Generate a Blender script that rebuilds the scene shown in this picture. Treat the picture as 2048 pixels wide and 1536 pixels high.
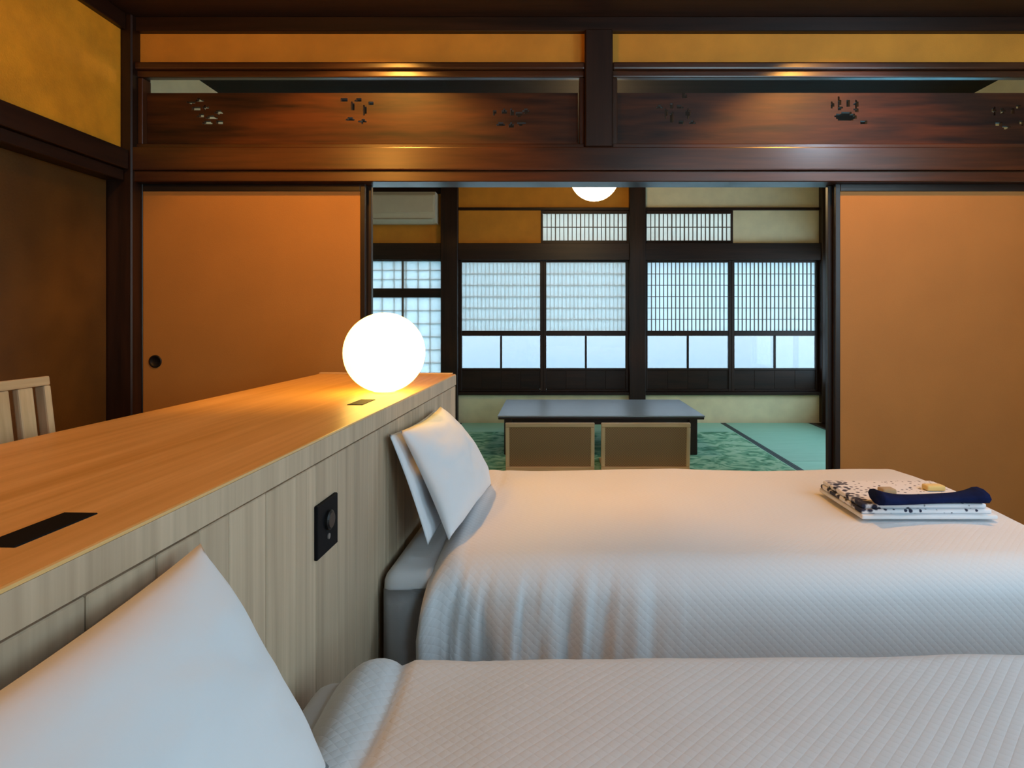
import bpy, bmesh, math, random
from mathutils import Vector, Matrix, noise
random.seed(7)
S = bpy.context.scene
COL = S.collection
for o in list(bpy.data.objects):
    bpy.data.objects.remove(o)

# ------------------------------------------------------------------ camera, sky, light, exposure
H = 1.146                                   # eye height
cam = bpy.data.objects.new('camera', bpy.data.cameras.new('camera'))
COL.objects.link(cam)
cam.location = (0, 0, H)
cam.rotation_euler = (math.pi / 2, 0, 0)
cam.data.sensor_width = 36.0
cam.data.lens = 36.0 * 1236 / 2048
cam.data.shift_x = -76 / 2048
cam.data.shift_y = -133 / 2048
cam.data.clip_start = 0.02
S.camera = cam

S.view_settings.view_transform = 'Standard'
S.view_settings.look = 'None'
S.view_settings.gamma = 1.0
S.view_settings.use_curve_mapping = False
S.view_settings.exposure = 0.0

W = bpy.data.worlds.new('sky'); S.world = W
W.use_nodes = True
bg = W.node_tree.nodes['Background']
bg.inputs[0].default_value = (0.62, 0.84, 1.0, 1)
bg.inputs[1].default_value = 10.0

def light(name, kind, loc, energy, color, target=None, **kw):
    d = bpy.data.lights.new(name, kind)
    d.energy = energy; d.color = color
    for k, v in kw.items():
        setattr(d, k, v)
    o = bpy.data.objects.new(name, d); COL.objects.link(o)
    o.location = loc
    if target is not None:
        o.rotation_euler = (Vector(target) - Vector(loc)).to_track_quat('-Z', 'Y').to_euler()
    return o

WARM = (1.0, 0.43, 0.07)
# ceiling downlights close to the sliding doors
DL = [(-0.86, 2.30), (1.40, 2.30)]
for (x, y), e in zip(DL, (82, 78)):
    light('downlight_beam', 'SPOT', (x, y, 2.585), e, WARM, (x, y + 0.477, 1.585), spot_size=math.radians(103), spot_blend=0.35, shadow_soft_size=0.03)
for x, y, e, c in ((-1.38, 0.60, 46, WARM), (2.33, 0.60, 3, WARM), (1.95, 1.45, 27, (0.58, 0.80, 1.0))):  # the last, cool one is an added fill over the bed foot
    light('ceiling_lamp_and_fill_light', 'POINT', (x, y, 2.50), e, c, shadow_soft_size=0.07)
# daylight guides in the window openings (they give off nothing themselves)
for loc, tgt, sx, sy in (((0.4, 6.84, 1.15), (0.4, 0, 1.15), 5.2, 1.3), ((3.14, 5.4, 1.15), (0, 5.4, 1.15), 2.3, 1.3), ((1.75, -1.1, 1.625), (1.75, 3, 1.625), 1.3, 1.45), ((2.60, .65, 1.75), (0, .65, 1.75), 1.6, 1.2)):
    p = light('daylight_guide', 'AREA', loc, 1, (1, 1, 1), tgt, shape='RECTANGLE', size=sx, size_y=sy)
    p.data.cycles.is_portal = True

# ------------------------------------------------------------------ materials
def nm(name):
    m = bpy.data.materials.new(name); m.use_nodes = True
    return m, m.node_tree.nodes, m.node_tree.links, m.node_tree.nodes['Principled BSDF']

def rgb(c): return (c[0], c[1], c[2], 1)

def plain(name, c, rough=0.6, var=0.12, scale=12.0, bump=0.0, bscale=120.0, metal=0.0, spec=0.5, coat=0.0):
    m, N, L, B = nm(name)
    tc = N.new('ShaderNodeTexCoord')
    n = N.new('ShaderNodeTexNoise'); n.inputs['Scale'].default_value = scale; n.inputs['Detail'].default_value = 4
    L.new(tc.outputs['Object'], n.inputs['Vector'])
    r = N.new('ShaderNodeValToRGB')
    r.color_ramp.elements[0].position = 0.3; r.color_ramp.elements[1].position = 0.7
    r.color_ramp.elements[0].color = rgb([v * (1 - var) for v in c])
    r.color_ramp.elements[1].color = rgb([min(1, v * (1 + var)) for v in c])
    L.new(n.outputs['Fac'], r.inputs['Fac']); L.new(r.outputs['Color'], B.inputs['Base Color'])
    B.inputs['Roughness'].default_value = rough; B.inputs['Metallic'].default_value = metal
    B.inputs['Specular IOR Level'].default_value = spec; B.inputs['Coat Weight'].default_value = coat; B.inputs['Coat Roughness'].default_value = rough
    if bump:
        n2 = N.new('ShaderNodeTexNoise'); n2.inputs['Scale'].default_value = bscale; n2.inputs['Detail'].default_value = 3
        L.new(tc.outputs['Object'], n2.inputs['Vector'])
        b = N.new('ShaderNodeBump'); b.inputs['Strength'].default_value = bump; b.inputs['Distance'].default_value = 0.003
        L.new(n2.outputs['Fac'], b.inputs['Height']); L.new(b.outputs['Normal'], B.inputs['Normal'])
    return m

def wood(name, c1, c2, axis='X', rough=0.4, fine=60.0, coarse=9.0, stretch=0.06, bump=0.15, coat=0.0, rand=0.12, spec=0.5):
    """long grain along one axis: coarse figure mixed with fine streaks; each object a little lighter or darker"""
    m, N, L, B = nm(name)
    tc = N.new('ShaderNodeTexCoord'); mp = N.new('ShaderNodeMapping')
    sc = [1, 1, 1]; sc['XYZ'.index(axis)] = stretch
    mp.inputs['Scale'].default_value = sc
    L.new(tc.outputs['Object'], mp.inputs['Vector'])
    oi = N.new('ShaderNodeObjectInfo')
    vm = N.new('ShaderNodeVectorMath'); vm.operation = 'MULTIPLY_ADD'
    L.new(oi.outputs['Random'], vm.inputs[0]); vm.inputs[1].default_value = (7, 9, 11); L.new(mp.outputs['Vector'], vm.inputs[2])
    a = N.new('ShaderNodeTexNoise'); a.inputs['Scale'].default_value = coarse; a.inputs['Detail'].default_value = 3; a.inputs['Distortion'].default_value = 1.2
    f = N.new('ShaderNodeTexNoise'); f.inputs['Scale'].default_value = fine; f.inputs['Detail'].default_value = 5
    L.new(vm.outputs[0], a.inputs['Vector']); L.new(vm.outputs[0], f.inputs['Vector'])
    mx = N.new('ShaderNodeMath'); mx.operation = 'MULTIPLY_ADD'; mx.inputs[1].default_value = 0.45
    ad = N.new('ShaderNodeMath'); ad.operation = 'MULTIPLY'; ad.inputs[1].default_value = 0.55
    L.new(a.outputs['Fac'], ad.inputs[0]); L.new(f.outputs['Fac'], mx.inputs[0]); L.new(ad.outputs[0], mx.inputs[2])
    r = N.new('ShaderNodeValToRGB')
    r.color_ramp.elements[0].position = 0.36; r.color_ramp.elements[1].position = 0.64
    r.color_ramp.elements[0].color = rgb(c1); r.color_ramp.elements[1].color = rgb(c2)
    L.new(mx.outputs[0], r.inputs['Fac'])
    hv = N.new('ShaderNodeHueSaturation')
    mr = N.new('ShaderNodeMapRange'); mr.inputs['To Min'].default_value = 1 - rand; mr.inputs['To Max'].default_value = 1 + rand
    L.new(oi.outputs['Random'], mr.inputs['Value']); L.new(mr.outputs['Result'], hv.inputs['Value'])
    L.new(r.outputs['Color'], hv.inputs['Color']); L.new(hv.outputs['Color'], B.inputs['Base Color'])
    B.inputs['Roughness'].default_value = rough; B.inputs['Coat Weight'].default_value = coat; B.inputs['Coat Roughness'].default_value = 0.25
    B.inputs['Specular IOR Level'].default_value = spec
    b = N.new('ShaderNodeBump'); b.inputs['Strength'].default_value = bump; b.inputs['Distance'].default_value = 0.002
    L.new(mx.outputs[0], b.inputs['Height']); L.new(b.outputs['Normal'], B.inputs['Normal'])
    return m

def fabric(name, c, diamond=False, rough=0.85):
    m, N, L, B = nm(name)
    B.inputs['Base Color'].default_value = rgb(c); B.inputs['Roughness'].default_value = rough
    B.inputs['Specular IOR Level'].default_value = 0.25; B.inputs['Sheen Weight'].default_value = 0.15
    tc = N.new('ShaderNodeTexCoord')
    b = N.new('ShaderNodeBump'); b.inputs['Distance'].default_value = 0.002; b.inputs['Strength'].default_value = 0.5
    n = N.new('ShaderNodeTexNoise'); n.inputs['Scale'].default_value = 18; n.inputs['Detail'].default_value = 4
    L.new(tc.outputs['Object'], n.inputs['Vector'])
    if diamond:
        sep = N.new('ShaderNodeSeparateXYZ'); L.new(tc.outputs['UV'], sep.inputs[0])
        outs = []
        for op in ('ADD', 'SUBTRACT'):
            s = N.new('ShaderNodeMath'); s.operation = op
            L.new(sep.outputs[0], s.inputs[0]); L.new(sep.outputs[1], s.inputs[1])
            k = N.new('ShaderNodeMath'); k.operation = 'MULTIPLY'; k.inputs[1].default_value = math.pi / 0.021
            L.new(s.outputs[0], k.inputs[0])
            q = N.new('ShaderNodeMath'); q.operation = 'SINE'; L.new(k.outputs[0], q.inputs[0])
            ab = N.new('ShaderNodeMath'); ab.operation = 'ABSOLUTE'; L.new(q.outputs[0], ab.inputs[0])
            outs.append(ab)
        mn = N.new('ShaderNodeMath'); mn.operation = 'MULTIPLY'
        L.new(outs[0].outputs[0], mn.inputs[0]); L.new(outs[1].outputs[0], mn.inputs[1])
        pw = N.new('ShaderNodeMath'); pw.operation = 'POWER'; pw.inputs[1].default_value = 0.5
        L.new(mn.outputs[0], pw.inputs[0])
        L.new(pw.outputs[0], b.inputs['Height'])
        b.inputs['Distance'].default_value = 0.0020; b.inputs['Strength'].default_value = 0.28
    else:
        L.new(n.outputs['Fac'], b.inputs['Height']); b.inputs['Distance'].default_value = 0.004
    L.new(b.outputs['Normal'], B.inputs['Normal'])
    return m

def paper(name, c, trans=0.6):
    m, N, L, B = nm(name)
    out = N['Material Output']
    N.remove(B)
    tc = N.new('ShaderNodeTexCoord'); n = N.new('ShaderNodeTexNoise'); n.inputs['Scale'].default_value = 30; n.inputs['Detail'].default_value = 5
    L.new(tc.outputs['Object'], n.inputs['Vector'])
    r = N.new('ShaderNodeValToRGB')
    r.color_ramp.elements[0].color = rgb([v * 0.93 for v in c]); r.color_ramp.elements[1].color = rgb(c)
    L.new(n.outputs['Fac'], r.inputs['Fac'])
    d = N.new('ShaderNodeBsdfDiffuse'); t = N.new('ShaderNodeBsdfTranslucent'); mx = N.new('ShaderNodeMixShader')
    L.new(r.outputs['Color'], d.inputs[0]); L.new(r.outputs['Color'], t.inputs[0])
    mx.inputs[0].default_value = trans
    L.new(d.outputs[0], mx.inputs[1]); L.new(t.outputs[0], mx.inputs[2]); L.new(mx.outputs[0], out.inputs[0])
    return m

def glass(name, tint):
    m, N, L, B = nm(name)
    out = N['Material Output']; N.remove(B)
    t = N.new('ShaderNodeBsdfTransparent'); t.inputs[0].default_value = rgb(tint)
    g = N.new('ShaderNodeBsdfGlossy'); g.inputs['Roughness'].default_value = 0.04
    lw = N.new('ShaderNodeLayerWeight'); lw.inputs['Blend'].default_value = 0.5
    p5 = N.new('ShaderNodeMath'); p5.operation = 'POWER'; p5.inputs[1].default_value = 5.0
    L.new(lw.outputs['Facing'], p5.inputs[0])
    sch = N.new('ShaderNodeMath'); sch.operation = 'MULTIPLY_ADD'; sch.inputs[1].default_value = 0.96; sch.inputs[2].default_value = 0.04
    L.new(p5.outputs[0], sch.inputs[0])
    mx = N.new('ShaderNodeMixShader')
    L.new(sch.outputs[0], mx.inputs[0]); L.new(t.outputs[0], mx.inputs[1]); L.new(g.outputs[0], mx.inputs[2]); L.new(mx.outputs[0], out.inputs[0])
    return m

def glow(name, c, s):
    m, N, L, B = nm(name)
    B.inputs['Base Color'].default_value = (0.9, 0.88, 0.82, 1)
    B.inputs['Emission Color'].default_value = rgb(c); B.inputs['Emission Strength'].default_value = s
    B.inputs['Roughness'].default_value = 0.3
    return m

DK1, DK2 = (0.010, 0.004, 0.002), (0.030, 0.011, 0.005)
M = {}
for ax in 'XYZ':
    M['dark' + ax] = wood('dark_wood_' + ax, DK1, DK2, ax, rough=0.42, coat=0.0, rand=0.08, spec=0.35)
    M['lacq' + ax] = wood('lacquered_wood_' + ax, (0.025, 0.008, 0.003), (0.07, 0.022, 0.007), ax, rough=0.30, coat=0.3, rand=0.05)
    M['oak' + ax] = wood('pale_oak_' + ax, (0.48, 0.33, 0.18), (0.66, 0.47, 0.28), ax, rough=0.5, fine=80, coarse=14, stretch=0.04, bump=0.2, rand=0.06)
M['counter'] = wood('counter_oak', (0.62, 0.33, 0.09), (0.80, 0.47, 0.17), 'Y', rough=0.38, fine=70, coarse=10, stretch=0.035, bump=0.2, rand=0.02)
M['plank'] = wood('plank_oak', (0.40, 0.295, 0.195), (0.57, 0.43, 0.295), 'Z', rough=0.55, fine=70, coarse=12, stretch=0.03, bump=0.25, rand=0.13)
M['ranma'] = wood('transom_cedar', (0.011, 0.0035, 0.002), (0.068, 0.019, 0.0045), 'X', rough=0.48, fine=40, coarse=11, stretch=0.10, coat=0.0, bump=0.15, rand=0.05, spec=0.3)
M['ceil'] = wood('ceiling_board', (0.018, 0.008, 0.004), (0.035, 0.015, 0.008), 'X', rough=0.55)
M['ceil_dark'] = wood('smoked_ceiling_board', (0.004, 0.002, 0.001), (0.010, 0.005, 0.003), 'X', rough=0.7, spec=0.15)  # darker boards than the bedroom ceiling
M['floor'] = wood('floor_board', (0.10, 0.05, 0.025), (0.18, 0.09, 0.045), 'X', rough=0.4)
M['plaster'] = plain('ochre_plaster', (0.62, 0.25, 0.02), 0.75, 0.10, 6, 0.25, 160)
M['gold'] = plain('golden_plaster', (0.80, 0.35, 0.018), 0.6, 0.16, 7, 0.3, 140)
M['pale'] = plain('pale_plaster', (0.84, 0.74, 0.48), 0.85, 0.06, 8, 0.2, 160)
M['wall'] = plain('room_plaster', (0.50, 0.38, 0.22), 0.85, 0.08, 8, 0.2, 160)
M['brown'] = plain('brown_door_paper', (0.09, 0.042, 0.008), 0.42, 0.22, 5, 0.25, 90)
M['fusuma'] = plain('kraft_door_paper', (0.385, 0.175, 0.038), 0.7, 0.05, 4, 0.15, 200)
M['black'] = plain('black_lacquer', (0.012, 0.008, 0.007), 0.35, 0.1)
M['iron'] = plain('black_metal', (0.012, 0.011, 0.011), 0.4, 0.1, metal=0.3)
M['plate'] = plain('black_plastic', (0.008, 0.008, 0.009), 0.6, 0.08, spec=0.06)
M['screen_gray'] = plain('grey_edge', (0.16, 0.14, 0.13), 0.4, 0.1)
M['ac'] = plain('ivory_plastic', (0.62, 0.58, 0.48), 0.4, 0.03)
M['tatami'] = wood('tatami_straw', (0.26, 0.56, 0.41), (0.34, 0.64, 0.49), 'X', rough=0.45, fine=220, coarse=30, stretch=0.05, bump=0.3, rand=0.08)
M['heri'] = plain('tatami_border', (0.03, 0.05, 0.05), 0.7, 0.15, 60)
M['lattice'] = plain('lattice_wood', (0.16, 0.13, 0.11), 0.5, 0.1)
M['lattice_pale'] = plain('lattice_wood_pale', (0.30, 0.27, 0.24), 0.5, 0.1)
M['paper'] = paper('shoji_paper', (0.90, 0.92, 0.93), 0.36)
M['paper_warm'] = paper('transom_paper', (0.80, 0.74, 0.68), 0.45)
M['glass'] = glass('window_glass', (0.37, 0.36, 0.37))
M['clear'] = glass('clear_glass', (0.92, 0.97, 0.97))
M['tinted'] = glass('tinted_glass', (0.69, 0.72, 0.73))
M['globe'] = glow('lit_globe', (1.0, 0.64, 0.135), 6.9)
M['pendant'] = glow('lit_pendant', (1.0, 0.68, 0.32), 19.0)
M['downglow'] = glow('lit_downlight', (1.0, 0.6, 0.25), 6.0)
M['white'] = fabric('white_cotton', (0.77, 0.785, 0.82))
M['duvet'] = fabric('white_waffle_cover', (0.73, 0.745, 0.78), diamond=True)
M['sheet'] = fabric('grey_fitted_sheet', (0.60, 0.59, 0.60))
M['navy'] = plain('navy_cloth', (0.006, 0.012, 0.055), 0.9, 0.2, 40, spec=0.1)
M['tan'] = fabric('tan_cloth', (0.42, 0.30, 0.17))
M['yellow'] = fabric('yellow_cloth', (0.80, 0.58, 0.22))
M['table'] = plain('table_lacquer', (0.03, 0.012, 0.010), 0.34, 0.04)
M['tabletop'] = plain('tabletop_painted_reflection', (0.22, 0.27, 0.31), 0.34, 0.03, spec=1.0)  # window reflection painted into the pale bluish top colour

def robe_mat():
    m, N, L, B = nm('printed_robe_cotton')
    tc = N.new('ShaderNodeTexCoord')
    v = N.new('ShaderNodeTexVoronoi'); v.inputs['Scale'].default_value = 55
    L.new(tc.outputs['Object'], v.inputs['Vector'])
    n = N.new('ShaderNodeTexNoise'); n.inputs['Scale'].default_value = 14
    L.new(tc.outputs['Object'], n.inputs['Vector'])
    ml = N.new('ShaderNodeMath'); ml.operation = 'MULTIPLY'
    L.new(v.outputs['Distance'], ml.inputs[0]); L.new(n.outputs['Fac'], ml.inputs[1])
    sx = N.new('ShaderNodeSeparateXYZ'); L.new(tc.outputs['Object'], sx.inputs[0])
    mr = N.new('ShaderNodeMapRange'); mr.inputs['From Min'].default_value = -.17; mr.inputs['From Max'].default_value = -.10
    mr.inputs['To Min'].default_value = .40; mr.inputs['To Max'].default_value = 1.0
    L.new(sx.outputs[0], mr.inputs['Value'])
    m2 = N.new('ShaderNodeMath'); m2.operation = 'MULTIPLY'
    L.new(ml.outputs[0], m2.inputs[0]); L.new(mr.outputs['Result'], m2.inputs[1]); ml = m2
    r = N.new('ShaderNodeValToRGB')
    r.color_ramp.elements[0].position = 0.09; r.color_ramp.elements[0].color = (0.02, 0.025, 0.06, 1)
    r.color_ramp.elements[1].position = 0.14; r.color_ramp.elements[1].color = (0.80, 0.80, 0.84, 1)
    L.new(ml.outputs[0], r.inputs['Fac']); L.new(r.outputs['Color'], B.inputs['Base Color'])
    B.inputs['Roughness'].default_value = 0.85
    return m
M['robe'] = robe_mat()

def cane_mat():
    m, N, L, B = nm('woven_cane')
    tc = N.new('ShaderNodeTexCoord')
    ck = N.new('ShaderNodeTexChecker'); ck.inputs['Scale'].default_value = 110
    ck.inputs['Color1'].default_value = (0.30, 0.17, 0.075, 1); ck.inputs['Color2'].default_value = (0.20, 0.11, 0.05, 1)
    L.new(tc.outputs['Object'], ck.inputs['Vector'])
    L.new(ck.outputs['Color'], B.inputs['Base Color']); B.inputs['Roughness'].default_value = 0.45
    b = N.new('ShaderNodeBump'); b.inputs['Distance'].default_value = 0.002; b.inputs['Strength'].default_value = 0.5
    L.new(ck.outputs['Fac'], b.inputs['Height']); L.new(b.outputs['Normal'], B.inputs['Normal'])
    return m
M['cane'] = cane_mat()

def rug_mat():
    m, N, L, B = nm('leafy_rug_pile')
    tc = N.new('ShaderNodeTexCoord')
    n = N.new('ShaderNodeTexNoise'); n.inputs['Scale'].default_value = 7; n.inputs['Detail'].default_value = 6; n.inputs['Distortion'].default_value = 1.5
    L.new(tc.outputs['Object'], n.inputs['Vector'])
    r = N.new('ShaderNodeValToRGB')
    e = r.color_ramp.elements
    e[0].position = 0.36; e[0].color = (0.05, 0.20, 0.10, 1)
    e[1].position = 0.66; e[1].color = (0.38, 0.60, 0.42, 1)
    k = e.new(0.48); k.color = (0.16, 0.40, 0.24, 1)
    k = e.new(0.56); k.color = (0.32, 0.55, 0.34, 1)
    L.new(n.outputs['Fac'], r.inputs['Fac']); L.new(r.outputs['Color'], B.inputs['Base Color'])
    B.inputs['Roughness'].default_value = 0.9
    return m
M['rug'] = rug_mat()

def lake_mat():
    m, N, L, B = nm('lake_water')
    B.inputs['Base Color'].default_value = (0.07, 0.42, 0.50, 1); B.inputs['Roughness'].default_value = 0.08
    tc = N.new('ShaderNodeTexCoord'); n = N.new('ShaderNodeTexNoise'); n.inputs['Scale'].default_value = 0.6; n.inputs['Detail'].default_value = 4
    L.new(tc.outputs['Object'], n.inputs['Vector'])
    b = N.new('ShaderNodeBump'); b.inputs['Strength'].default_value = 0.3; b.inputs['Distance'].default_value = 0.2
    L.new(n.outputs['Fac'], b.inputs['Height']); L.new(b.outputs['Normal'], B.inputs['Normal'])
    return m
M['lake'] = lake_mat()

# ------------------------------------------------------------------ helpers
def props(o, label=None, cat=None, group=None, kind=None, category=None):
    for k, v in (('label', label), ('category', cat or category), ('group', group), ('kind', kind)):
        if v: o[k] = v
    return o

def thing(name, loc=(0, 0, 0), rz=0.0, **kw):
    o = bpy.data.objects.new(name, None); COL.objects.link(o)
    o.empty_display_size = 0.1
    o.location = loc; o.rotation_euler = (0, 0, rz)
    return props(o, **kw)

def link(name, bm, mat, parent=None, smooth=False, loc=None, **kw):
    me = bpy.data.meshes.new(name)
    bmesh.ops.recalc_face_normals(bm, faces=bm.faces[:])
    bm.to_mesh(me); bm.free()
    if mat: me.materials.append(M[mat])
    if smooth:
        for p in me.polygons: p.use_smooth = True
    o = bpy.data.objects.new(name, me); COL.objects.link(o)
    if loc is not None: o.location = loc
    if parent: o.parent = parent
    return props(o, **kw)

def add_box(bm, x0, x1, y0, y1, z0, z1, bevel=0.0, seg=1, rot=None):
    r = bmesh.ops.create_cube(bm, size=1.0)
    vs = r['verts']
    c = Vector(((x0 + x1) / 2, (y0 + y1) / 2, (z0 + z1) / 2))
    for v in vs:
        v.co = Vector((v.co.x * (x1 - x0), v.co.y * (y1 - y0), v.co.z * (z1 - z0)))
        if rot is not None: v.co = rot @ v.co
        v.co += c
    if bevel:
        es = list({e for v in vs for e in v.link_edges})
        bmesh.ops.bevel(bm, geom=es, offset=bevel, segments=seg, affect='EDGES', profile=0.6)

def box(name, mat, x0, x1, y0, y1, z0, z1, parent=None, bevel=0.003, seg=1, **kw):
    """one box as one object; its origin in its own middle, so that grain differs from piece to piece"""
    c = ((x0 + x1) / 2, (y0 + y1) / 2, (z0 + z1) / 2)
    bm = bmesh.new()
    hx, hy, hz = (x1 - x0) / 2, (y1 - y0) / 2, (z1 - z0) / 2
    bevel = min(bevel, hx * 0.9, hy * 0.9, hz * 0.9)
    add_box(bm, -hx, hx, -hy, hy, -hz, hz, bevel, seg)
    return link(name, bm, mat, parent, loc=c, **kw)

def struct(name, mat, *a, **kw):
    kw.setdefault('kind', 'structure')
    return box(name, mat, *a, **kw)

def lathe(bm, prof, n=32, c=(0, 0, 0), axis='Z'):
    rings = []
    for r, h in prof:
        ring = []
        for i in range(n):
            a = 2 * math.pi * i / n
            p = (r * math.cos(a), r * math.sin(a), h)
            if axis == 'Y': p = (p[0], p[2], p[1])
            if axis == 'X': p = (p[2], p[0], p[1])
            ring.append(bm.verts.new((c[0] + p[0], c[1] + p[1], c[2] + p[2])))
        rings.append(ring)
    for a, b in zip(rings, rings[1:]):
        for i in range(n):
            bm.faces.new((a[i], a[(i + 1) % n], b[(i + 1) % n], b[i]))
    bm.faces.new(rings[0][::-1]); bm.faces.new(rings[-1])

def copy_tree(o, parent=None):
    c = o.copy(); COL.objects.link(c)
    if parent: c.parent = parent
    for ch in list(o.children): copy_tree(ch, c)
    return c

# ------------------------------------------------------------------ outside
struct('lake', 'lake', -300, 300, 12, 500, -6.2, -6.0, bevel=0, label='pale blue water outside beyond the lower window panes', category='water')

# ------------------------------------------------------------------ room shell
YP, YB = 3.017, 6.743
struct('floor', 'floor', -2.5, 2.7, -1.12, 3.13, -0.10, 0.0, bevel=0, label='dark board floor of the bedroom', category='floor')
struct('floor', 'floor', -2.5, 3.2, 3.13, 6.95, -0.10, -0.055, bevel=0, label='sub floor under the tatami room', category='floor')
struct('ceiling', 'ceil', -2.5, 2.7, -1.12, 3.13, 2.60, 2.70, bevel=0, label='dark board ceiling over the beds', category='ceiling')
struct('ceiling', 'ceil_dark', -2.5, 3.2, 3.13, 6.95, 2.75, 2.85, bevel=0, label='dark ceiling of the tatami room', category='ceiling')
# rear and right walls, with the window behind the viewer (out of the picture)
wr = struct('wall_rear', 'wall', -2.3, 1.10, -1.12, -1.0, 0, 2.60, bevel=0, label='plaster wall behind the viewpoint', category='wall')
for a in ((2.40, 2.57, 0, 2.6), (1.10, 2.40, 0, .90), (1.10, 2.40, 2.35, 2.6)):
    bm = bmesh.new(); add_box(bm, a[0], a[1], -1.12, -1.0, a[2], a[3])
    bm.transform(Matrix.Translation(-wr.location)); link('wall_panel', bm, 'wall', wr)
wr = struct('wall_right', 'wall', 2.45, 2.57, -1.0, -.15, 0, 2.6, bevel=0, label='plaster wall at the right end of the bedroom', category='wall')
for a in ((1.45, 2.98, 0, 2.6), (-.15, 1.45, 0, 1.15), (-.15, 1.45, 2.35, 2.6)):
    bm = bmesh.new(); add_box(bm, 2.45, 2.57, *a)
    bm.transform(Matrix.Translation(-wr.location)); link('wall_panel', bm, 'wall', wr)
wn = thing('fill_window', (2.51, .65, 1.15), label='unseen high side window added to the right wall of the bedroom for cool fill light', category='window', kind='structure')  # window added out of view to send cool daylight onto planks and pillows
for y in (-.80, -.0175, .765):
    bm = bmesh.new(); add_box(bm, -.02, .02, y, y + .035, 0, 1.2); link('frame_stile', bm, 'darkZ', wn)
for zz in (0, 1.165):
    bm = bmesh.new(); add_box(bm, -.018, .018, -.765, .765, zz, zz + .035); link('frame_rail', bm, 'darkY', wn)
for a, b in ((-.765, -.0175), (.0175, .765)):
    bm = bmesh.new(); add_box(bm, -.002, .002, a, b, .035, 1.165); link('glass_pane', bm, 'tinted', wn)
wn = thing('window_9', (1.75, -1.06, .90), label='bedroom window behind the viewer', category='window', kind='structure')
for x in (-.65, -.0175, .615):
    bm = bmesh.new(); add_box(bm, x, x + .035, -.02, .02, 0, 1.45); link('frame_stile', bm, 'darkZ', wn)
for zz in (0, 1.415):
    bm = bmesh.new(); add_box(bm, -.615, .615, -.018, .018, zz, zz + .035); link('frame_rail', bm, 'darkX', wn)
for a, b in ((-.615, -.0175), (.0175, .615)):
    bm = bmesh.new(); add_box(bm, a, b, -.002, .002, .035, 1.415); link('glass_pane', bm, 'clear', wn)
# left wall: upper plaster, beam, recessed brown sliding doors
struct('wall_left', 'gold', -2.20, -2.050, -1.1, 2.95, 1.94, 2.60, bevel=0, label='golden orange plaster of the left wall above its beam', category='wall')
struct('trim_1', 'darkY', -2.22, -2.012, -1.1, 2.95, 1.853, 1.946, label='dark beam running along the left wall', category='beam')
struct('trim_2', 'darkY', -2.22, -2.035, -1.1, 2.95, 1.80, 1.852, label='dark grooved rail under the left wall beam', category='rail')
struct('trim_3', 'darkY', -2.20, -2.025, -1.1, 2.95, 2.522, 2.598, label='dark moulding between left wall and ceiling', category='moulding')
for y0, y1, lb in ((1.05, 2.945, 'brown sliding door in the left wall beside the corner post'), (-0.9, 1.04, 'brown sliding door in the left wall near the desk chair')):
    d = struct('door_1', 'brown', -2.140, -2.115, y0, y1, 0.03, 1.80, bevel=0.001, label=lb, category='door')
box_w = struct('trim_4', 'darkY', -2.22, -2.07, -1.1, 2.95, 0.0, 0.03, label='dark threshold under the left sliding doors', category='threshold')
struct('wall_left', 'wall', -2.30, -2.22, -1.1, 2.95, 0, 2.6, bevel=0, label='backing wall behind the left sliding doors', category='wall')

# partition between bedroom and tatami room
struct('trim_5', 'darkZ', -2.16, -2.0, 2.955, 3.10, 0, 2.60, bevel=0.006, label='dark corner post at the left end of the opening', category='post')
struct('trim_6', 'darkX', -2.02, 2.45, 2.985, 3.10, 2.53, 2.60, label='dark top beam under the ceiling', category='beam')
for x0, x1, lb in ((-2.02, 0.168, 'orange plaster strip under the top beam left of the hanging post'), (0.302, 2.45, 'orange plaster strip under the top beam right of the hanging post')):
    struct('wall_partition', 'plaster', x0, x1, 3.017, 3.08, 2.375, 2.532, bevel=0, label=lb, category='wall')
struct('trim_7', 'darkZ', 0.168, 0.302, 2.965, 3.11, 1.965, 2.532, bevel=0.006, label='dark hanging post between the two carved boards', category='post')
for x0, x1, side in ((-2.02, 0.168, 'left'), (0.302, 2.45, 'right')):
    struct('trim_8', 'lacqX', x0, x1, 2.980, 3.08, 2.345, 2.380, bevel=0.008, seg=2, label=f'glossy dark upper rail over the {side} carved board', category='rail')
    struct('trim_9', 'lacqX', x0, x1, 2.997, 3.04, 2.312, 2.344, bevel=0.006, seg=2, label=f'reddish lower rail over the {side} carved board', category='rail')
    struct('trim_10', 'lacqX', x0, x1, 2.990, 3.09, 1.965, 1.988, bevel=0.004, label=f'reddish sill strip under the {side} carved board', category='rail')
struct('trim_11', 'lacqX', -2.02, 2.45, 2.962, 3.11, 1.853, 1.965, bevel=0.006, seg=2, label='glossy reddish brown main beam across the opening', category='beam')
struct('trim_12', 'lacqX', -2.02, 2.45, 2.975, 3.11, 1.800, 1.852, bevel=0.004, label='dark grooved head rail the sliding doors run in', category='rail')
struct('trim_13', 'darkX', -2.02, 2.45, 3.0, 3.13, 0.0, 0.012, bevel=0.001, label='dark threshold groove on the floor of the opening', category='threshold')
struct('wall_partition', 'wall', 2.45, 3.2, 3.0, 3.10, 0, 2.75, bevel=0, label='stub wall at the right end of the opening', category='wall')
struct('wall_partition', 'wall', -2.5, -2.16, 3.0, 3.10, 0, 2.75, bevel=0, label='stub wall at the left end of the opening', category='wall')
struct('wall_partition', 'wall', -2.16, 2.45, 3.04, 3.10, 2.60, 2.75, bevel=0, label='strip of wall over the top beam', category='wall')

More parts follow.
